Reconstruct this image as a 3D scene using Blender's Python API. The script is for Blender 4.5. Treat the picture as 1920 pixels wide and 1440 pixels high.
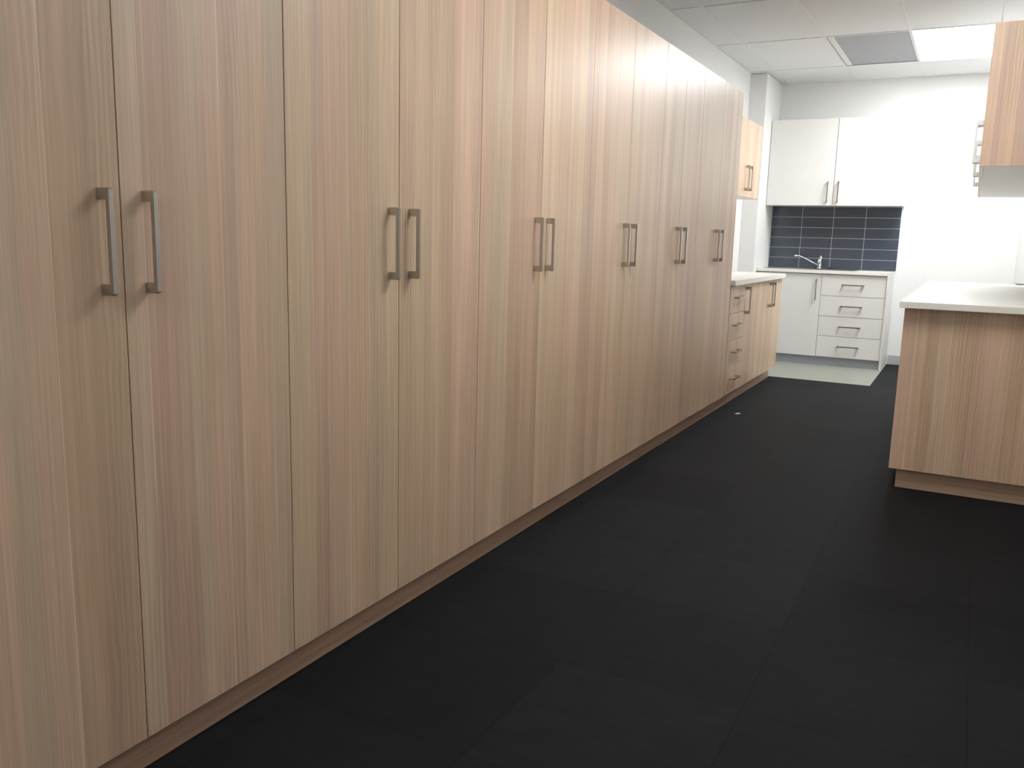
import bpy, bmesh, math, random
from mathutils import Vector, Matrix
for o in list(bpy.data.objects): bpy.data.objects.remove(o, do_unlink=True)
S = bpy.context.scene
COL = S.collection
# ------------------------------------------------------------------ camera
cam = bpy.data.cameras.new('camera'); camo = bpy.data.objects.new('camera', cam); COL.objects.link(camo)
R_ = Vector((0.88140321, 0.4716708, 0.02559389)); U_ = Vector((-0.10318351, 0.1393772, 0.9848488)); F_ = Vector((-0.46095721, 0.87068976, -0.17151616))
m = Matrix((R_, U_, -F_)).transposed().to_4x4(); m.translation = Vector((0, 0, 1.18)); camo.matrix_world = m
cam.sensor_fit = 'HORIZONTAL'; cam.sensor_width = 36; cam.lens = 36 * 1602.86 / 1920; cam.clip_start = 0.02
S.camera = camo
# ------------------------------------------------------------------ light + exposure
S.view_settings.view_transform = 'Standard'; S.view_settings.look = 'None'; S.view_settings.gamma = 1
S.view_settings.use_curve_mapping = False
S.view_settings.exposure = 0.0
W = bpy.data.worlds.new('world'); S.world = W; W.use_nodes = True
W.node_tree.nodes['Background'].inputs[0].default_value = (0.9, 0.95, 1, 1); W.node_tree.nodes['Background'].inputs[1].default_value = 0.02
LAMP_FAR = 33.0
LAMP_MID = 16.0  # unseen lamp, its place chosen to brighten the bench end panel
FILL_NEAR = 5.0     # added fill panel above the camera, no known lamp there
FILL_REAR = 30.0     # added fill panel behind the camera, brightens faces turned towards it
# ------------------------------------------------------------------ materials
def lin(c):
    return tuple(((v/255)/12.92 if v/255 <= .04045 else ((v/255+.055)/1.055)**2.4) for v in c) + (1,)
def mat(name, rgb, rough=.5, metal=0, spec=.5, noise=0, nscale=60, bump=0):
    M = bpy.data.materials.new(name); M.use_nodes = True; nt = M.node_tree; b = nt.nodes['Principled BSDF']
    b.inputs['Base Color'].default_value = lin(rgb); b.inputs['Roughness'].default_value = rough
    b.inputs['Metallic'].default_value = metal; b.inputs['Specular IOR Level'].default_value = spec
    tc = nt.nodes.new('ShaderNodeTexCoord'); nz = nt.nodes.new('ShaderNodeTexNoise'); nz.inputs['Scale'].default_value = nscale
    nz.inputs['Detail'].default_value = 4; nt.links.new(tc.outputs['Object'], nz.inputs['Vector'])
    mr = nt.nodes.new('ShaderNodeMapRange'); mr.inputs[1].default_value = .25; mr.inputs[2].default_value = .75
    mr.inputs[3].default_value = 1-noise; mr.inputs[4].default_value = 1+noise; nt.links.new(nz.outputs['Fac'], mr.inputs[0])
    mx = nt.nodes.new('ShaderNodeVectorMath'); mx.operation = 'SCALE'; mx.inputs[0].default_value = lin(rgb)[:3]
    nt.links.new(mr.outputs[0], mx.inputs['Scale']); nt.links.new(mx.outputs[0], b.inputs['Base Color'])
    if bump:
        bp = nt.nodes.new('ShaderNodeBump'); bp.inputs['Strength'].default_value = bump; bp.inputs['Distance'].default_value = .002
        nt.links.new(nz.outputs['Fac'], bp.inputs['Height']); nt.links.new(bp.outputs[0], b.inputs['Normal'])
    return M
def wood_mat(name, gain=1.0, rough=.34):
    M = bpy.data.materials.new(name); M.use_nodes = True; nt = M.node_tree; N = nt.nodes; L = nt.links; b = N['Principled BSDF']
    uv = N.new('ShaderNodeUVMap'); uv.uv_map = 'grain'
    at = N.new('ShaderNodeAttribute'); at.attribute_name = 'tone'
    def noise(sx, sy, det, dist=0.0):
        mp = N.new('ShaderNodeMapping'); mp.inputs['Scale'].default_value = (sx, sy, 1); L.new(uv.outputs[0], mp.inputs[0])
        n = N.new('ShaderNodeTexNoise'); n.noise_dimensions = '2D'; n.inputs['Scale'].default_value = 1; n.inputs['Detail'].default_value = det
        n.inputs['Distortion'].default_value = dist
        L.new(mp.outputs[0], n.inputs['Vector']); return n.outputs['Fac']
    def rng(src, a, c, lo=.3, hi=.7):
        r = N.new('ShaderNodeMapRange'); r.inputs[1].default_value = lo; r.inputs[2].default_value = hi
        r.inputs[3].default_value = a; r.inputs[4].default_value = c; L.new(src, r.inputs[0]); return r.outputs[0]
    def mul(a, c):
        x = N.new('ShaderNodeMath'); x.operation = 'MULTIPLY'; L.new(a, x.inputs[0]); L.new(c, x.inputs[1]); return x.outputs[0]
    fine = noise(330, 5, 3); fib = noise(150, 1.6, 2, .2); mid = noise(60, .9, 3, .3); big = noise(9, .7, 2)
    # cathedral figure: slow bands warped along the grain, shown only in patches
    mp = N.new('ShaderNodeMapping'); mp.inputs['Scale'].default_value = (7, 1.5, 1); L.new(uv.outputs[0], mp.inputs[0])
    wv = N.new('ShaderNodeTexWave'); wv.wave_type = 'BANDS'; wv.bands_direction = 'X'; wv.inputs['Scale'].default_value = 3.2
    wv.inputs['Distortion'].default_value = 7; wv.inputs['Detail'].default_value = 2; wv.inputs['Detail Scale'].default_value = .8
    L.new(mp.outputs[0], wv.inputs['Vector'])
    mask = rng(noise(9, .9, 1), 0, 1, .5, .66)
    cath = N.new('ShaderNodeMath'); cath.operation = 'MULTIPLY'; L.new(mask, cath.inputs[0]); L.new(wv.outputs['Fac'], cath.inputs[1])
    f = mul(mul(mul(mul(rng(fine, .94, 1.05), rng(fib, .93, 1.05)), rng(mid, .93, 1.06)), rng(big, .95, 1.05)), rng(cath.outputs[0], 1.0, .86, 0, 1))
    sc = N.new('ShaderNodeVectorMath'); sc.operation = 'SCALE'; L.new(at.outputs['Color'], sc.inputs[0])
    g = N.new('ShaderNodeMath'); g.operation = 'MULTIPLY'; g.inputs[1].default_value = gain; L.new(f, g.inputs[0]); L.new(g.outputs[0], sc.inputs['Scale'])
    # faint pink / olive drift of the print
    hue = N.new('ShaderNodeMix'); hue.data_type = 'RGBA'; hue.blend_type = 'MULTIPLY'; hue.inputs['Factor'].default_value = 1
    cr = N.new('ShaderNodeValToRGB'); cr.color_ramp.elements[0].color = (1.02, .985, .955, 1); cr.color_ramp.elements[1].color = (.995, 1.0, .955, 1)
    cr.color_ramp.elements[0].position = .35; cr.color_ramp.elements[1].position = .65
    L.new(noise(11, 1.3, 2), cr.inputs[0]); L.new(sc.outputs[0], hue.inputs['A']); L.new(cr.outputs[0], hue.inputs['B'])
    L.new(hue.outputs['Result'], b.inputs['Base Color'])
    b.inputs['Roughness'].default_value = rough; b.inputs['Specular IOR Level'].default_value = .8
    bp = N.new('ShaderNodeBump'); bp.inputs['Strength'].default_value = .12; bp.inputs['Distance'].default_value = .001
    L.new(fine, bp.inputs['Height']); L.new(bp.outputs[0], b.inputs['Normal'])
    return M
WOOD = wood_mat('oak_laminate')
WHITE = mat('white_laminate', (226, 224, 220), .38, noise=.01, nscale=8)
COUNTER = mat('white_benchtop', (236, 233, 224), .3, noise=.015, nscale=200)
PAINT = mat('white_wall_paint', (231, 231, 229), .7, noise=.012, nscale=30, bump=.05)
CEIL = mat('ceiling_tile', (230, 231, 231), .85, noise=.02, nscale=120, bump=.1)
TBAR = mat('ceiling_bar', (226, 226, 225), .5, noise=.01)
NICKEL = mat('brushed_nickel', (190, 187, 182), .25, metal=1, noise=.05, nscale=300)
CHROME = mat('chrome', (225, 226, 228), .12, metal=1)
STEEL = mat('stainless_steel', (170, 170, 168), .3, metal=1, noise=.04, nscale=150)
GREYKICK = mat('grey_kick_laminate', (150, 153, 160), .45, noise=.02)
SKIRT = mat('grey_skirting', (176, 177, 176), .5, noise=.02)
VINYL = mat('grey_vinyl', (142, 144, 134), .45, noise=.03, nscale=90)
DARK = mat('dark_gap', (30, 28, 26), .8)
GREYPANEL = mat('grey_ceiling_panel', (166, 167, 172), .6, noise=.03, nscale=14)
GROUT = mat('pale_grout', (214, 216, 220), .8, noise=.03, nscale=200)
TILE = mat('dark_glazed_tile', (68, 76, 88), .14, noise=.05, nscale=6)
RUBBER = mat('rubber_plug', (38, 30, 30), .5)
PAPER = mat('paper', (225, 225, 222), .6)
def floor_mat():
    M = mat('black_carpet_tile', (44, 45, 46), .62); nt = M.node_tree; N = nt.nodes; L = nt.links; b = N['Principled BSDF']
    tc = N.new('ShaderNodeTexCoord')
    def math_(op, a, c=None, v=None):
        x = N.new('ShaderNodeMath'); x.operation = op
        if hasattr(a, 'links'): L.new(a, x.inputs[0])
        else: x.inputs[0].default_value = a
        if c is not None:
            if hasattr(c, 'links'): L.new(c, x.inputs[1])
            else: x.inputs[1].default_value = c
        return x.outputs[0]
    sp = N.new('ShaderNodeSeparateXYZ'); L.new(tc.outputs['Object'], sp.inputs[0])
    T = .512
    gx = math_('DIVIDE', math_('SUBTRACT', sp.outputs[0], .106), T); gy = math_('DIVIDE', math_('SUBTRACT', sp.outputs[1], 4.142), .52)
    ix = math_('FLOOR', gx); iy = math_('FLOOR', gy)
    cb = N.new('ShaderNodeCombineXYZ'); L.new(ix, cb.inputs[0]); L.new(iy, cb.inputs[1])
    wn = N.new('ShaderNodeTexWhiteNoise'); wn.noise_dimensions = '3D'; L.new(cb.outputs[0], wn.inputs['Vector'])
    tone = N.new('ShaderNodeMapRange'); tone.inputs[3].default_value = .8; tone.inputs[4].default_value = 1.22; L.new(wn.outputs['Value'], tone.inputs[0])
    nz = N.new('ShaderNodeTexNoise'); nz.inputs['Scale'].default_value = 260; nz.inputs['Detail'].default_value = 3; L.new(tc.outputs['Object'], nz.inputs['Vector'])
    mp = N.new('ShaderNodeMapping'); mp.inputs['Scale'].default_value = (7, 26, 1); L.new(tc.outputs['Object'], mp.inputs[0])
    n2 = N.new('ShaderNodeTexNoise'); n2.inputs['Scale'].default_value = 1; n2.inputs['Detail'].default_value = 6; L.new(mp.outputs[0], n2.inputs['Vector'])
    r1 = N.new('ShaderNodeMapRange'); r1.inputs[1].default_value = .3; r1.inputs[2].default_value = .7; r1.inputs[3].default_value = .8; r1.inputs[4].default_value = 1.2; L.new(nz.outputs['Fac'], r1.inputs[0])
    r2 = N.new('ShaderNodeMapRange'); r2.inputs[1].default_value = .3; r2.inputs[2].default_value = .7; r2.inputs[3].default_value = .82; r2.inputs[4].default_value = 1.18; L.new(n2.outputs['Fac'], r2.inputs[0])
    # joints
    fx = math_('ABSOLUTE', math_('SUBTRACT', math_('SUBTRACT', gx, ix), .5)); fy = math_('ABSOLUTE', math_('SUBTRACT', math_('SUBTRACT', gy, iy), .5))
    e = math_('MAXIMUM', fx, fy)
    gap = N.new('ShaderNodeMapRange'); gap.inputs[1].default_value = .4945; gap.inputs[2].default_value = .498; gap.inputs[3].default_value = 1; gap.inputs[4].default_value = .45; L.new(e, gap.inputs[0])
    f = math_('MULTIPLY', math_('MULTIPLY', tone.outputs[0], r1.outputs[0]), math_('MULTIPLY', r2.outputs[0], gap.outputs[0]))
    sc = N.new('ShaderNodeVectorMath'); sc.operation = 'SCALE'; sc.inputs[0].default_value = lin((25, 26, 28))[:3]; L.new(f, sc.inputs['Scale'])
    L.new(sc.outputs[0], b.inputs['Base Color']); b.inputs['Roughness'].default_value = .8; b.inputs['Specular IOR Level'].default_value = .16
    bp = N.new('ShaderNodeBump'); bp.inputs['Strength'].default_value = .5; bp.inputs['Distance'].default_value = .002
    L.new(nz.outputs['Fac'], bp.inputs['Height']); L.new(bp.outputs[0], b.inputs['Normal'])
    return M
FLOOR = floor_mat()
def emit(name, strength, rgb=(.965, .985, 1)):
    M = bpy.data.materials.new(name); M.use_nodes = True; nt = M.node_tree; b = nt.nodes['Principled BSDF']
    b.inputs['Base Color'].default_value = (.8, .8, .8, 1); b.inputs['Emission Color'].default_value = (*rgb, 1); b.inputs['Emission Strength'].default_value = strength
    tc = nt.nodes.new('ShaderNodeTexCoord'); n = nt.nodes.new('ShaderNodeTexNoise'); n.inputs['Scale'].default_value = 200
    nt.links.new(tc.outputs['Object'], n.inputs['Vector']); bp = nt.nodes.new('ShaderNodeBump'); bp.inputs['Strength'].default_value = .1
    nt.links.new(n.outputs['Fac'], bp.inputs['Height']); nt.links.new(bp.outputs[0], b.inputs['Normal'])
    return M
# ------------------------------------------------------------------ helpers
def base(o):
    v = Vector((0, 0, 0))
    while o is not None: v += o.location; o = o.parent
    return v
def obj(name, bm, material, parent=None, bevel=0, smooth=False, origin=None):
    if bevel:
        bmesh.ops.bevel(bm, geom=bm.edges[:], offset=bevel, segments=2, affect='EDGES', clamp_overlap=True)
    bmesh.ops.recalc_face_normals(bm, faces=bm.faces[:])
    off = origin if origin is not None else base(parent)
    off = Vector(off)
    for v in bm.verts: v.co -= off
    me = bpy.data.meshes.new(name); bm.to_mesh(me); bm.free()
    if smooth:
        for p in me.polygons: p.use_smooth = True
    me.materials.append(material)
    o = bpy.data.objects.new(name, me); COL.objects.link(o)
    if parent is not None:
        o.parent = parent; o.location = off - base(parent)
    else: o.location = off
    return o
def bx(bm, x0, x1, y0, y1, z0, z1):
    vs = [bm.verts.new((x, y, z)) for x in (x0, x1) for y in (y0, y1) for z in (z0, z1)]
    for f in ((0, 1, 3, 2), (4, 6, 7, 5), (0, 4, 5, 1), (2, 3, 7, 6), (0, 2, 6, 4), (1, 5, 7, 3)):
        bm.faces.new([vs[i] for i in f])
    return vs
def box(*a):
    bm = bmesh.new(); bx(bm, *a); return bm
def thing(name, loc, label, cat, group=None):
    o = bpy.data.objects.new(name, None); COL.objects.link(o); o.location = loc; o.empty_display_size = .1
    return tag(o, label, cat, group)
def tag(o, label, cat, group=None):
    o['label'] = label; o['category'] = cat
    if group: o['group'] = group
    return o
def struct(o, label=None):
    o['kind'] = 'structure'
    if label: o['label'] = label
    return o
def tube(bm, pts, rad, n=12, cap=True):
    rings = []
    P = [Vector(p) for p in pts]
    for i, p in enumerate(P):
        d = (P[min(i+1, len(P)-1)] - P[max(i-1, 0)]).normalized()
        a = Vector((0, 0, 1)) if abs(d.z) < .9 else Vector((1, 0, 0))
        s = d.cross(a).normalized(); t = d.cross(s).normalized(); r = rad[i] if isinstance(rad, (list, tuple)) else rad
        rings.append([bm.verts.new(p + (s*math.cos(2*math.pi*k/n) + t*math.sin(2*math.pi*k/n))*r) for k in range(n)])
    for A, B in zip(rings, rings[1:]):
        for k in range(n): bm.faces.new((A[k], A[(k+1) % n], B[(k+1) % n], B[k]))
    if cap: bm.faces.new(rings[0]); bm.faces.new(rings[-1][::-1])
# wood panels: front face split in the strips of the laminate print, each with its own tone
PAL = {'o': (215, 189, 160), 'p': (219, 187, 162), 'b': (203, 173, 147), 't': (213, 184, 156), 'k': (209, 177, 155), 'l': (233, 206, 181), 'g': (212, 187, 161)}
def auto_strips(w, seed):
    r = random.Random(seed); out = []; u = 0; last = ''
    while u < w:
        d = r.choice((.035, .05, .06, .075, .09, .11)); k = r.choice([c for c in 'optkgtob' if c != last]); last = k
        if r.random() < .3: out.append((.0022, 'l'))
        out.append((d, k)); u += d
    return out
def panel(name, org, U, V, Nn, w, h, t, parent, strips=None, seed=0, material=None):
    """org = corner on the front face; U across the grain, V along it, Nn outward"""
    org = Vector(org); U = Vector(U); V = Vector(V); Nn = Vector(Nn); c = .0009
    bm = bmesh.new(); uvl = bm.loops.layers.uv.new('grain'); col = bm.loops.layers.float_color.new('tone')
    rr = random.Random(seed*7+3); uo = rr.uniform(0, 40); vo = rr.uniform(0, 40)
    strips = strips or auto_strips(w, seed)
    cuts = [c]; cols = []; u = 0
    for d, k in strips:
        u += d; u2 = min(u, w - c)
        if u2 <= cuts[-1] + 1e-5: continue
        cuts.append(u2); cols.append(k)
        if u2 >= w - c - 1e-6: break
    if cuts[-1] < w - c - 1e-6: cuts.append(w-c); cols.append('t')
    P = lambda a, bb, n: org + U*a + V*bb + Nn*n
    def face(vs, key, uvs):
        f = bm.faces.new(vs); jit = key[1] if isinstance(key, tuple) else 1; kk = key[0] if isinstance(key, tuple) else key
        rgb = lin(PAL[kk])
        for l, q in zip(f.loops, uvs):
            l[uvl].uv = (q[0]+uo, q[1]+vo); l[col] = (rgb[0]*jit, rgb[1]*jit, rgb[2]*jit, 1)
    bot = [bm.verts.new(P(a, c, 0)) for a in cuts]; top = [bm.verts.new(P(a, h-c, 0)) for a in cuts]
    for i, k in enumerate(cols):
        face((bot[i], bot[i+1], top[i+1], top[i]), (k, rr.uniform(.96, 1.04)), ((cuts[i], 0), (cuts[i+1], 0), (cuts[i+1], h), (cuts[i], h)))
    def ring(n, inset): return [bm.verts.new(P(a, bb, n)) for a, bb in ((inset, inset), (w-inset, inset), (w-inset, h-inset), (inset, h-inset))]
    A = ring(-c, 0); B = ring(-t, 0)
    # chamfer
    face([A[0], A[1]] + [bot[i] for i in range(len(bot)-1, -1, -1)], 't', [(0, 0), (w, 0)] + [(cuts[i], 0) for i in range(len(bot)-1, -1, -1)])
    face([A[2], A[3]] + top, 't', [(w, h), (0, h)] + [(a, h) for a in cuts])
    face([A[1], A[2], top[-1], bot[-1]], 't', [(w, 0), (w, h), (w, h), (w, 0)])
    face([A[3], A[0], bot[0], top[0]], 't', [(0, h), (0, 0), (0, 0), (0, h)])
    for i in range(4):
        j = (i+1) % 4
        uvq = {0: ((0, 0), (w, 0), (w, -t), (0, -t)), 1: ((w, 0), (w, h), (w+t, h), (w+t, 0)), 2: ((w, h), (0, h), (0, h+t), (w, h+t)), 3: ((0, h), (0, 0), (-t, 0), (-t, h))}[i]
        face([A[i], A[j], B[j], B[i]], 't', uvq)
    face([B[3], B[2], B[1], B[0]], 't', ((0, h), (w, h), (w, 0), (0, 0)))
    return obj(name, bm, material or WOOD, parent)
# one handle mesh: bar along local Z (length .2), standing out along local +X
def handle_mesh():
    bm = bmesh.new(); Lh = .2; pr = .035
    # outline in the X-Z plane with a thick foot at both ends, extruded across Y
    pts = [(0, -Lh/2), (pr-.004, -Lh/2), (pr, -Lh/2+.004), (pr, Lh/2-.004), (pr-.004, Lh/2), (0, Lh/2), (0, Lh/2-.021), (pr-.008, Lh/2-.021), (pr-.008, -Lh/2+.021), (0, -Lh/2+.021)]
    a = [bm.verts.new((x, -.0055, z)) for x, z in pts]; b = [bm.verts.new((x, .0055, z)) for x, z in pts]
    bm.faces.new(a); bm.faces.new(b[::-1])
    for i in range(len(pts)): j = (i+1) % len(pts); bm.faces.new((a[i], b[i], b[j], a[j]))
    bmesh.ops.bevel(bm, geom=bm.edges[:], offset=.0009, segments=2, affect='EDGES', clamp_overlap=True)
    bmesh.ops.recalc_face_normals(bm, faces=bm.faces[:])
    me = bpy.data.meshes.new('handle'); bm.to_mesh(me); bm.free(); me.materials.append(NICKEL); return me
HM = handle_mesh()
def handle(parent, pos, facing, horizontal=False):
    o = bpy.data.objects.new('handle', HM); COL.objects.link(o); o.parent = parent
    o.location = Vector(pos) - base(parent)
    rz = {'+x': 0, '-x': math.pi, '-y': -math.pi/2}[facing]
    mt = Matrix.Rotation(rz, 4, 'Z') @ (Matrix.Rotation(math.pi/2, 4, 'X') if horizontal else Matrix.Identity(4))
    o.rotation_euler = mt.to_euler()
    return o
# ------------------------------------------------------------------ setting
XL, XR, YB, YF, ZC = -2.055, .348, 9.29, -3.0, 2.753
struct(obj('floor', box(XL-.1, XR+.1, YF-.1, YB+.1, -.1, 0), FLOOR), 'black carpet tile floor')
struct(obj('floor', box(XL, -.664, 7.712, 9.28, 0, .003), VINYL, bevel=.0012), 'pale grey vinyl floor in front of the white sink cabinet')
struct(obj('wall_left', box(XL-.12, XL, YF, YB, 0, ZC+.2), PAINT))
struct(obj('wall_right', box(XR, XR+.12, YF, YB, 0, ZC+.2), PAINT))
struct(obj('wall_back', box(XL-.12, XR+.12, YB, YB+.12, 0, ZC+.2), PAINT))
struct(obj('wall_front', box(XL-.12, XR+.12, YF-.12, YF, 0, ZC+.2), PAINT))
bm = bmesh.new(); bx(bm, XL, -1.9, 8.6, YB, 0, ZC)
struct(obj('wall_column', bm, PAINT, bevel=.002))
bm = bmesh.new(); bx(bm, XL, -1.9, 3.95, 4.722, 2.155, ZC)
struct(obj('wall_column', bm, PAINT, bevel=.002))
struct(obj('baseboard_back', box(-.66, XR, YB-.012, YB, 0, .092), SKIRT, bevel=.002))
struct(obj('baseboard_right', box(XR-.012, XR, 7.3, YB-.013, 0, .092), SKIRT, bevel=.002))
struct(obj('baseboard_right', box(XR-.012, XR, YF, 4.43, 0, .092), SKIRT, bevel=.002))
# ceiling: tiles lying in a grid of bars; openings for lamps and the grey panel
GX = [XL, -1.82, -1.2, -.59, .015, XR]; GY = [YF, -2.41, -1.2, .01, 1.225, 2.44, 3.655, 4.87, 6.085, 7.3, 8.515, YB]
LAMPS = [(3, 9), (3, 5), (3, 2), (3, 0)]; GREY = (2, 9)
bm = bmesh.new()
for i in range(5):
    for j in range(11):
        if (i, j) in LAMPS or (i, j) == GREY: continue
        g = .002
        bx(bm, GX[i]+g, GX[i+1]-g, GY[j]+g, GY[j+1]-g, ZC+.004, ZC+.02)
bx(bm, XL, XR, YF, YB, ZC+.15, ZC+.2)
struct(obj('ceiling', bm, CEIL), 'white ceiling tiles')
bm = bmesh.new()
for x in GX[1:-1]: bx(bm, x-.010, x+.010, YF, YB, ZC, ZC+.004)
for y in GY[1:-1]:
    for i in range(5): bx(bm, GX[i]+.0125, GX[i+1]-.0125, y-.010, y+.010, ZC, ZC+.0038)
bx(bm, XL, XL+.018, YF, YB, ZC+.001, ZC+.0035); bx(bm, XR-.018, XR, YF, YB, ZC+.001, ZC+.0035)
bx(bm, XL, XR, YB-.018, YB, ZC+.0012, ZC+.0036)
struct(obj('trim_1', bm, TBAR), 'white ceiling grid bars')
def recess(bm, x0, x1, y0, y1, h, t=.004):
    bx(bm, x0, x0+t, y0, y1, ZC+.007, ZC+h); bx(bm, x1-t, x1, y0, y1, ZC+.007, ZC+h)
    bx(bm, x0+t, x1-t, y0, y0+t, ZC+.007, ZC+h); bx(bm, x0+t, x1-t, y1-t, y1, ZC+.007, ZC+h)
def lamp(j, strength, label):
    x0, x1, y0, y1 = GX[3]+.012, GX[4]-.012, GY[j]+.012, GY[j+1]-.012
    t = thing('ceiling_light', ((x0+x1)/2, (y0+y1)/2, ZC), label, 'ceiling light')
    b1 = bmesh.new(); recess(b1, x0, x1, y0, y1, .08); bx(b1, x0, x1, y0, y1, ZC+.08, ZC+.084); obj('housing', b1, WHITE, t)
    obj('diffuser', box(x0+.006, x1-.006, y0+.006, y1-.006, ZC+.010, ZC+.016), emit('lit_diffuser_%d' % j, strength), t)
lamp(9, LAMP_FAR, 'brightly lit white troffer light in the ceiling in front of the sink wall')
lamp(5, LAMP_MID, 'dim unseen ceiling troffer light, set to brighten the right bench end, halfway along the row of tall cupboards')
lamp(2, FILL_NEAR, 'added unseen fill light panel in the ceiling over the nearest tall cupboards')
lamp(0, FILL_REAR, 'added unseen fill light panel in the ceiling at the near end of the room behind the viewpoint')
x0, x1, y0, y1 = GX[2]+.012, GX[3]-.012, GY[9]+.012, GY[10]-.012
t = thing('ceiling_vent', ((x0+x1)/2, (y0+y1)/2, ZC), 'dark grey recessed rectangular panel in the ceiling left of the lit light', 'vent')
bm = bmesh.new(); recess(bm, x0, x1, y0, y1, .05); bx(bm, x0+.004, x0+.05, y0+.004, y1-.004, ZC+.004, ZC+.012); obj('frame', bm, WHITE, t)
obj('panel', box(x0+.0505, x1-.0042, y0+.0042, y1-.0042, ZC+.009, ZC+.014), GREYPANEL, t)
# ------------------------------------------------------------------ tall cupboards on the left
DX = -1.452; TT = .018; DZ0, DZ1 = .1, 2.147; GAP = .0014
near_strips = {
 (0, 0): [(.19, 'p'), (.055, 'g'), (.055, 'p'), (.0025, 'l'), (.055, 'b'), (.045, 'b'), (.055, 't')],
 (0, 1): [(.048, 'g'), (.0015, 'l'), (.055, 'k'), (.045, 'k'), (.055, 'g'), (.045, 'p'), (.0022, 'l'), (.042, 'k'), (.05, 'p'), (.04, 't'), (.1, 'g')],
 (1, 0): [(.09, 'o'), (.05, 'k'), (.09, 'p'), (.0022, 'l'), (.08, 't'), (.05, 'g'), (.12, 'o')],
 (1, 1): [(.075, 't'), (.05, 'o'), (.045, 't'), (.055, 'o'), (.06, 'b'), (.04, 'p'), (.0022, 'l'), (.08, 'p'), (.1, 'p')]}
tall = [(.67, 1.121, 1.574), (1.574, 2.031, 2.487), (2.487, 2.94, 3.393), (3.393, 3.857, 4.319), (4.319, 4.66, 5.0), (5.0, 5.46, 5.918)]
tl = ['nearest tall oak double cupboard, cut off by the left edge of the photo',
      'second tall oak double cupboard from the left edge of the photo',
      'third tall oak double cupboard from the left edge, in the middle of the row',
      'tall oak double cupboard just before the bright lamp reflection, fourth in the row',
      'narrower tall oak double cupboard under the brightest lamp reflection',
      'farthest tall oak double cupboard, next to the low cabinets with white top']
for k, (a, c, e) in enumerate(tall):
    t = thing('tall_cupboard', (DX-.3, (a+e)/2, 0), tl[k], 'cupboard', 'tall oak cupboards along the left wall')
    bm = bmesh.new(); xb = XL+.003; xf = DX-TT-.001; w = .016
    bx(bm, xb, xf, a+.0008, a+w, DZ0, DZ1); bx(bm, xb, xf, e-w, e-.0008, DZ0, DZ1)
    bx(bm, xb, xf, a+w, e-w, DZ0, DZ0+w); bx(bm, xb, xf, a+w, e-w, DZ1-w, DZ1); bx(bm, xb, xb+.006, a+w, e-w, DZ0+w, DZ1-w)
    bx(bm, xf-.004, xf, c-.03, c+.03, DZ0+w, DZ1-w)
    obj('carcass', bm, DARK if False else WHITE, t)
    # kickboard sits below, shared
    for s, (p, q) in enumerate(((a, c), (c, e))):
        d = panel('door', (DX, p+GAP, DZ0), (0, 1, 0), (0, 0, 1), (1, 0, 0), q-p-2*GAP, DZ1-DZ0, TT, t, near_strips.get((k, s)), seed=10+k*2+s)
        handle(d, (DX, c-.047 if s == 0 else c+.052, 1.1475), '+x')
    # end panel of the last one
    if k == 5:
        panel('side_panel', (DX-TT-.001, e+.0172, DZ0), (-1, 0, 0), (0, 0, 1), (0, 1, 0), DX-TT-XL-.006, DZ1-DZ0, .0162, t, seed=77)
# kickboard: grain runs lengthwise
KX = -1.4975
kb = panel('kickboard', (KX, .67, .001), (0, 0, 1), (0, 1, 0), (1, 0, 0), .097, 7.66-.67, .016, None, [(.03, 'b'), (.03, 'k'), (.04, 'b')], seed=3)
tag(kb, 'long oak kickboard on the floor under the left row of cabinets', 'kickboard')
# ------------------------------------------------------------------ low cabinets beyond the tall ones
BZ = .872
def cab_body(t, x0, x1, y0, y1, z0, z1, m=None, w=.016, open_=None):
    bm = bmesh.new()
    bx(bm, x0, x1, y0, y0+w, z0, z1); bx(bm, x0, x1, y1-w, y1, z0, z1); bx(bm, x0, x1, y0+w, y1-w, z0, z0+w); bx(bm, x0, x1, y0+w, y1-w, z1-w, z1)
    if open_ == '+x': bx(bm, x0, x0+.006, y0+w, y1-w, z0+w, z1-w)
    if open_ == '-x': bx(bm, x1-.006, x1, y0+w, y1-w, z0+w, z1-w)
    return obj('carcass', bm, m or WHITE, t)
t = thing('drawer_cabinet', (DX-.3, 6.14, 0), 'low oak cabinet with four drawers beside the last tall cupboard', 'drawers')
cab_body(t, XL+.003, DX-TT-.001, 5.937, 6.359, DZ0, BZ, open_='+x')
zz = [.1, .292, .484, .676, BZ]
for i in range(4):
    d = panel('drawer', (DX, 5.936+GAP, zz[i]+GAP), (0, 1, 0), (0, 0, 1), (1, 0, 0), .424-2*GAP, zz[i+1]-zz[i]-2*GAP, TT, t, auto_strips(.45, 41), seed=40)
    handle(d, (DX, 6.148, zz[i+1]-.085), '+x', True)
t = thing('low_cupboard', (DX-.3, 6.58, 0), 'low single-door oak cupboard beside the oak drawers', 'cupboard')
cab_body(t, XL+.003, DX-TT-.001, 6.361, 6.808, DZ0, BZ, open_='+x')
d = panel('door', (DX, 6.36+GAP, DZ0), (0, 1, 0), (0, 0, 1), (1, 0, 0), .449-2*GAP, BZ-DZ0, TT, t, seed=51)
handle(d, (DX, 6.41, .75), '+x')
t = thing('low_cupboard', (DX-.3, 7.26, 0), 'low double-door oak cupboard at the far end, next to the vinyl floor', 'cupboard')
cab_body(t, XL+.003, DX-TT-.001, 6.81, 7.705, DZ0, BZ, open_='+x')
for s, (p, q) in enumerate(((6.809, 7.26), (7.26, 7.71))):
    d = panel('door', (DX, p+GAP, DZ0), (0, 1, 0), (0, 0, 1), (1, 0, 0), q-p-2*GAP, BZ-DZ0, TT, t, seed=60+s)
    handle(d, (DX, 7.26-.047 if s == 0 else 7.26+.047, .75), '+x')
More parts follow.
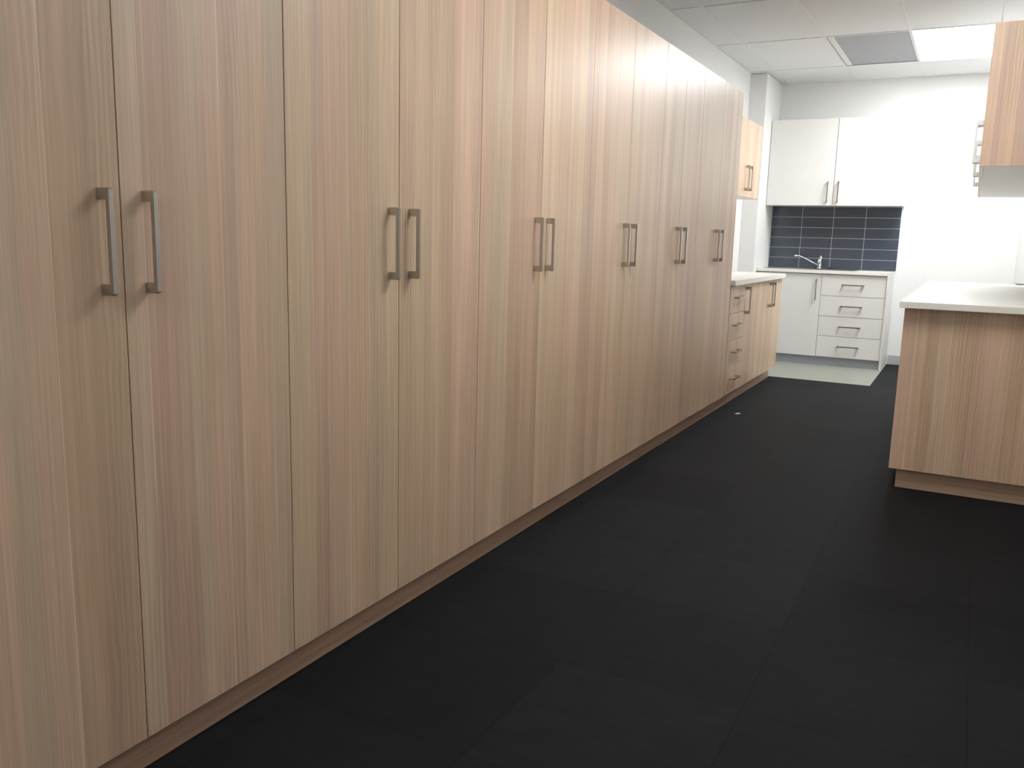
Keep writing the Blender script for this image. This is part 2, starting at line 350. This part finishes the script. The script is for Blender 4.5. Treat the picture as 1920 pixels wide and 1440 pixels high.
o = obj('benchtop', box(XL+.002, -1.425, 5.938, 7.725, BZ+.003, .911), COUNTER, bevel=.002, origin=(-1.7, 6.8, BZ+.003))
tag(o, 'white benchtop on the low oak cabinets at the end of the left row', 'benchtop')
# upper oak cabinets over it
UX = -1.711
for (a, e, lab) in ((5.938, 6.815, 'oak wall cupboard tucked behind the last tall cupboard'), (6.817, 7.71, 'oak wall cupboard with two handles, hung above the far low oak cabinets')):
    t = thing('wall_cupboard', (UX-.16, (a+e)/2, 1.54), lab, 'cupboard')
    cab_body(t, XL+.002, UX-TT-.001, a, e, 1.54, DZ1, open_='+x')
    c = (a+e)/2
    for s, (p, q) in enumerate(((a, c), (c, e))):
        d = panel('door', (UX, p+GAP, 1.54), (0, 1, 0), (0, 0, 1), (1, 0, 0), q-p-2*GAP, DZ1-1.54, TT, t, seed=int(a*10)+s)
        handle(d, (UX, c-.047 if s == 0 else c+.047, 1.69), '+x')
    if e > 7: panel('side_panel', (UX-TT-.001, e+.0165, 1.54), (-1, 0, 0), (0, 0, 1), (0, 1, 0), UX-TT-XL-.004, DZ1-1.54, .016, t, seed=8)
# ------------------------------------------------------------------ white sink corner
SY = 8.748
t = thing('sink_cabinet', (-1.28, 9.0, 0), 'white sink cabinet with one door and four drawers against the far wall', 'cabinet')
bm = bmesh.new(); w = .016; a, e = -1.898, -.692
bx(bm, a, a+w, SY+TT+.001, YB-.002, .088, .88); bx(bm, e-w, e, SY+TT+.001, YB-.002, .088, .88); bx(bm, -1.282, -1.266, SY+TT+.001, YB-.002, .104, .88)
bx(bm, a+w, -1.282, SY+TT+.001, YB-.002, .088, .104); bx(bm, -1.266, e-w, SY+TT+.001, YB-.002, .088, .104); bx(bm, a+w, -1.282, YB-.008, YB-.002, .104, .88)
obj('carcass', bm, WHITE, t)
obj('side_panel', box(-.6915, -.673, SY-.018, YB-.013, .0, .9225), WHITE, t, bevel=.001)
obj('kickboard', box(a, -.693, SY+.02, SY+.035, .0035, .086), GREYKICK, t)
d = obj('door', box(a, -1.2755, SY, SY+TT, .088, .886), WHITE, t, bevel=.0012)
handle(d, (-1.318, SY, .738), '-y')
zs = [.088, .293, .485, .682, .887]
for i in range(4):
    d = obj('drawer', box(-1.2725, -.6935, SY, SY+TT, zs[i]+.0015, zs[i+1]-.0015), WHITE, t, bevel=.0012)
    handle(d, (-.985, SY, zs[i+1]-.095), '-y', True)
# benchtop with a cut-out for the sink bowl
bm = bmesh.new(); Z0, Z1 = .8925, .922; SX0, SX1, SYa, SYb = -1.80, -1.40, 8.83, 9.17
bx(bm, a, SX0, SY-.02, YB-.012, Z0, Z1); bx(bm, SX1, -.6925, SY-.02, YB-.012, Z0, Z1); bx(bm, SX0, SX1, SY-.02, SYa, Z0, Z1); bx(bm, SX0, SX1, SYb, YB-.012, Z0, Z1)
bmesh.ops.remove_doubles(bm, verts=bm.verts[:], dist=1e-5)
fs = {}
for f in list(bm.faces):
    k = tuple(sorted(v.index for v in f.verts))
bm.verts.index_update()
for f in list(bm.faces): fs.setdefault(tuple(sorted(v.index for v in f.verts)), []).append(f)
bmesh.ops.delete(bm, geom=[f for v in fs.values() if len(v) > 1 for f in v], context='FACES')
o = obj('sink_benchtop', bm, COUNTER, origin=(-1.28, 9.0, Z0)); tag(o, 'white benchtop holding the steel sink against the dark tiles', 'benchtop')
t = thing('sink', (-1.45, 9.0, Z1), 'stainless steel sink with drainboard set in the white far benchtop', 'sink')
bm = bmesh.new()
X0, X1, Ya, Yb = -1.85, -1.0, 8.80, 9.215
zr = Z1+.005
def ringf(A, B):
    for i in range(4): j = (i+1) % 4; bm.faces.new((A[i], A[j], B[j], B[i]))
def rect(x0, x1, y0, y1, z): return [bm.verts.new(p) for p in ((x0, y0, z), (x1, y0, z), (x1, y1, z), (x0, y1, z))]
out0 = rect(X0, X1, Ya, Yb, Z1+.0005); out1 = rect(X0+.004, X1-.004, Ya+.004, Yb-.004, zr)
ringf(out0, out1)
b0 = rect(SX0+.02, SX1-.02, SYa+.02, SYb-.045, zr); b1 = rect(SX0+.03, SX1-.03, SYa+.03, SYb-.055, Z1-.15)
m0 = rect(SX1-.02, X1-.03, SYa+.02, SYb-.045, zr)
bm.faces.new((out1[0], out1[1], m0[1], m0[0], b0[1], b0[0])); bm.faces.new((out1[1], out1[2], m0[2], m0[1])); bm.faces.new((out1[2], out1[3], b0[3], b0[2], m0[3], m0[2]))
bm.faces.new((out1[3], out1[0], b0[0], b0[3]))
ringf(b0, b1); bm.faces.new(b1[::-1])
bmesh.ops.remove_doubles(bm, verts=bm.verts[:], dist=1e-5)
obj('bowl', bm, STEEL, t)
bm = bmesh.new(); xa, xb_, ya, yb = SX1-.02, X1-.03, SYa+.02, SYb-.045
bx(bm, xa+.001, xb_-.001, ya+.001, yb-.001, Z1+.0008, Z1+.0025)
for i in range(8):
    yy = ya+.03+i*(yb-ya-.06)/7; bx(bm, xa+.03, xb_-.02, yy-.004, yy+.004, Z1+.0025, Z1+.0045)
obj('drainboard', bm, STEEL, t)
# tap
t = thing('tap', (-1.385, 9.19, zr), 'chrome mixer tap with long raised spout behind the sink', 'tap')
tx, ty = -1.375, 9.192
bm = bmesh.new(); tube(bm, [(tx, ty, zr+.0005), (tx, ty, zr+.006), (tx, ty, zr+.007)], [.027, .027, .020], 24)
tube(bm, [(tx, ty, zr+.005), (tx, ty, zr+.085), (tx, ty, zr+.098)], [.021, .020, .014], 24); obj('body', bm, CHROME, t, smooth=True)
bm = bmesh.new(); tube(bm, [(tx-.012, ty-.008, zr+.035), (tx-.09, ty-.05, zr+.075), (tx-.17, ty-.095, zr+.116), (tx-.187, ty-.105, zr+.122), (tx-.205, ty-.115, zr+.122)], [.009, .008, .008, .008, .009], 14)
tube(bm, [(tx-.193, ty-.108, zr+.122), (tx-.232, ty-.13, zr+.118)], [.0125, .0115], 14); obj('spout', bm, CHROME, t, smooth=True)
bm = bmesh.new(); tube(bm, [(tx+.004, ty, zr+.094), (tx+.008, ty+.005, zr+.112), (tx+.004, ty+.012, zr+.128), (tx-.004, ty+.016, zr+.138)], [.018, .015, .009, .004], 16)
obj('lever', bm, CHROME, t, smooth=True)
bm = bmesh.new(); tube(bm, [(-1.262, 9.13, zr+.0003), (-1.262, 9.13, zr+.012), (-1.262, 9.13, zr+.018)], [.02, .018, .008], 16)
tube(bm, [(-1.262, 9.13, zr+.018), (-1.262, 9.13, zr+.026)], [.004, .004], 8)
o = obj('sink_plug', bm, RUBBER, smooth=True, origin=(-1.262, 9.13, zr)); tag(o, 'small dark rubber plug resting on the sink edge right of the tap', 'plug')
# splashback tiles
t = thing('splashback', (-1.27, YB-.01, .922), 'dark blue-grey glazed tile splashback with pale grout behind the sink', 'tiled splashback')
TX0, TX1, TZ0, TZ1 = -1.898, -.664, .9235, 1.542
obj('grout', box(TX0, TX1, YB-.0085, YB-.001, TZ0, TZ1), GROUT, t)
bm = bmesh.new(); xs = [TX0, -1.593, -1.289, -.984, TX1+.0] ; zrow = [TZ0, 1.0265, 1.129, 1.232, 1.335, 1.438, TZ1]
for i in range(4):
    for j in range(6): bx(bm, xs[i]+.0022, xs[i+1]-.0022, YB-.0115, YB-.0085, zrow[j]+.0022, zrow[j+1]-.0022)
obj('tiles', bm, TILE, t, bevel=.0006)
# white wall cupboard
WY = 8.94
t = thing('wall_cupboard', (-1.27, 9.1, 1.546), 'white double wall cupboard above the dark tiles on the far wall', 'cupboard')
bm = bmesh.new(); a2, e2 = -1.898, -.645
for q in ((a2, a2+w, 1.546, 2.36), (e2-w, e2, 1.546, 2.36), (a2+w, e2-w, 1.546, 1.562), (a2+w, e2-w, 2.344, 2.36)): bx(bm, q[0], q[1], WY+TT+.001, YB-.002, q[2], q[3])
bx(bm, -1.268-.03, -1.268+.03, WY+TT+.001, WY+TT+.006, 1.562, 2.344)
obj('carcass', bm, WHITE, t)
for s, (p, q) in enumerate(((a2, -1.268), (-1.268, e2))):
    d = obj('door', box(p+.0022, q-.0022, WY, WY+TT, 1.542, 2.362), WHITE, t, bevel=.0012)
    handle(d, (-1.268-.052 if s == 0 else -1.268+.046, WY, 1.672), '-y')
# ------------------------------------------------------------------ right side bench
IX, IY = -.264, 4.47
ys = [4.488, 5.39, 6.29, 7.19]
ll = ['oak bench cabinet with a plain end panel facing the camera, at the right edge', 'middle oak bench cabinet on the right, hidden behind the end cabinet', 'far oak bench cabinet on the right, hidden behind the end cabinet']
for k in range(3):
    t = thing('bench_cabinet', (.04, (ys[k]+ys[k+1])/2, 0), ll[k], 'cabinet')
    cab_body(t, IX+TT+.001, XR-.003, ys[k]+.0008, ys[k+1]-.0008, .102, .888, open_='-x')
    c = (ys[k]+ys[k+1])/2
    for s, (p, q) in enumerate(((ys[k], c), (c, ys[k+1]))):
        d = panel('door', (IX, q-GAP, .102), (0, -1, 0), (0, 0, 1), (-1, 0, 0), q-p-2*GAP, .786, TT, t, seed=90+k*2+s)
    if k == 0:
        panel('side_panel', (IX, IY, .102), (1, 0, 0), (0, 0, 1), (0, -1, 0), XR-IX-.003, .786, .0172, t,
              [(.062, 'p'), (.0022, 'l'), (.045, 't'), (.05, 'b'), (.05, 'g'), (.0018, 'l'), (.06, 't'), (.055, 'b'), (.05, 'k'), (.055, 't'), (.028, 'k'), (.0026, 'l'), (.06, 'b')], seed=4)
        panel('kickboard', (-.23, IY+.045, .001), (0, 0, 1), (1, 0, 0), (0, -1, 0), .1, XR+.23-.003, .016, t, [(.1, 'b')], seed=5)
kb = panel('kickboard', (-.23, 7.15, .001), (0, 0, 1), (0, -1, 0), (-1, 0, 0), .1, 7.15-4.533, .016, None, [(.1, 'b')], seed=6)
tag(kb, 'oak kickboard on the aisle side under the right bench', 'kickboard')
o = obj('benchtop', box(-.285, XR-.002, 4.402, 7.205, .8905, .921), COUNTER, bevel=.002, origin=(.03, 5.8, .8905))
tag(o, 'large white benchtop on the oak bench at the right edge', 'benchtop')
# small pale tray with a rounded rim at the back of that bench
bm = bmesh.new(); n = 40; prof = [(.0, .001), (.024, .001), (.030, .005), (.033, .010), (.0315, .010), (.028, .005), (.023, .003), (0, .004)]
cx, cy = .311, 7.155
rr_ = []
for r, z in prof:
    if r == 0: rr_.append([bm.verts.new((cx, cy, .921+z))]); continue
    rr_.append([bm.verts.new((cx + r*math.cos(2*math.pi*k/n), cy + .95*r*math.sin(2*math.pi*k/n), .921+z)) for k in range(n)])
for A, B in zip(rr_, rr_[1:]):
    for k in range(n):
        j = (k+1) % n
        if len(A) == 1: bm.faces.new((A[0], B[j], B[k]))
        elif len(B) == 1: bm.faces.new((A[k], A[j], B[0]))
        else: bm.faces.new((A[k], A[j], B[j], B[k]))
o = obj('dish', bm, SKIRT, smooth=True, origin=(cx, cy, .921)); tag(o, 'small pale rounded dish at the back of the right benchtop', 'dish')
# upper oak cupboards on the right wall
RX = -.022
ru = ['oak wall cupboard with bare end panel in the upper right corner', 'middle oak wall cupboard on the right, only handles and underside showing', 'farthest oak wall cupboard on the right, only handles and underside showing']
ys = [4.488, 5.39, 6.3, 7.2]
for k in range(3):
    t = thing('wall_cupboard', (.16, (ys[k]+ys[k+1])/2, 1.538), ru[k], 'cupboard', 'oak wall cupboards on the right wall')
    cab_body(t, RX+TT+.001, XR-.003, ys[k]+.0008, ys[k+1]-.0008, 1.538, 2.15, open_='-x')
    c = (ys[k]+ys[k+1])/2
    for s, (p, q) in enumerate(((ys[k], c), (c, ys[k+1]))):
        d = panel('door', (RX, q-GAP, 1.538), (0, -1, 0), (0, 0, 1), (-1, 0, 0), q-p-2*GAP, .612, TT, t, seed=120+k*2+s)
        handle(d, (RX, c-.047 if s == 0 else c+.047, 1.69), '-x')
    if k == 0:
        panel('side_panel', (RX, IY, 1.538), (1, 0, 0), (0, 0, 1), (0, -1, 0), XR-RX-.003, .612, .0172, t,
              [(.04, 'p'), (.03, 'k'), (.0018, 'l'), (.045, 't'), (.0022, 'l'), (.06, 'k'), (.06, 'p'), (.06, 'k'), (.08, 't')], seed=14)
# scrap on the floor
bm = bmesh.new(); bx(bm, -1.342, -1.322, 5.845, 5.885, .0008, .004)
for v in bm.verts: v.co.x += (v.co.y-5.865)*.4
o = obj('paper_scrap', bm, PAPER, bevel=.001, origin=(-1.332, 5.865, 0)); tag(o, 'tiny white scrap lying on the black floor near the far tall cupboard', 'scrap')
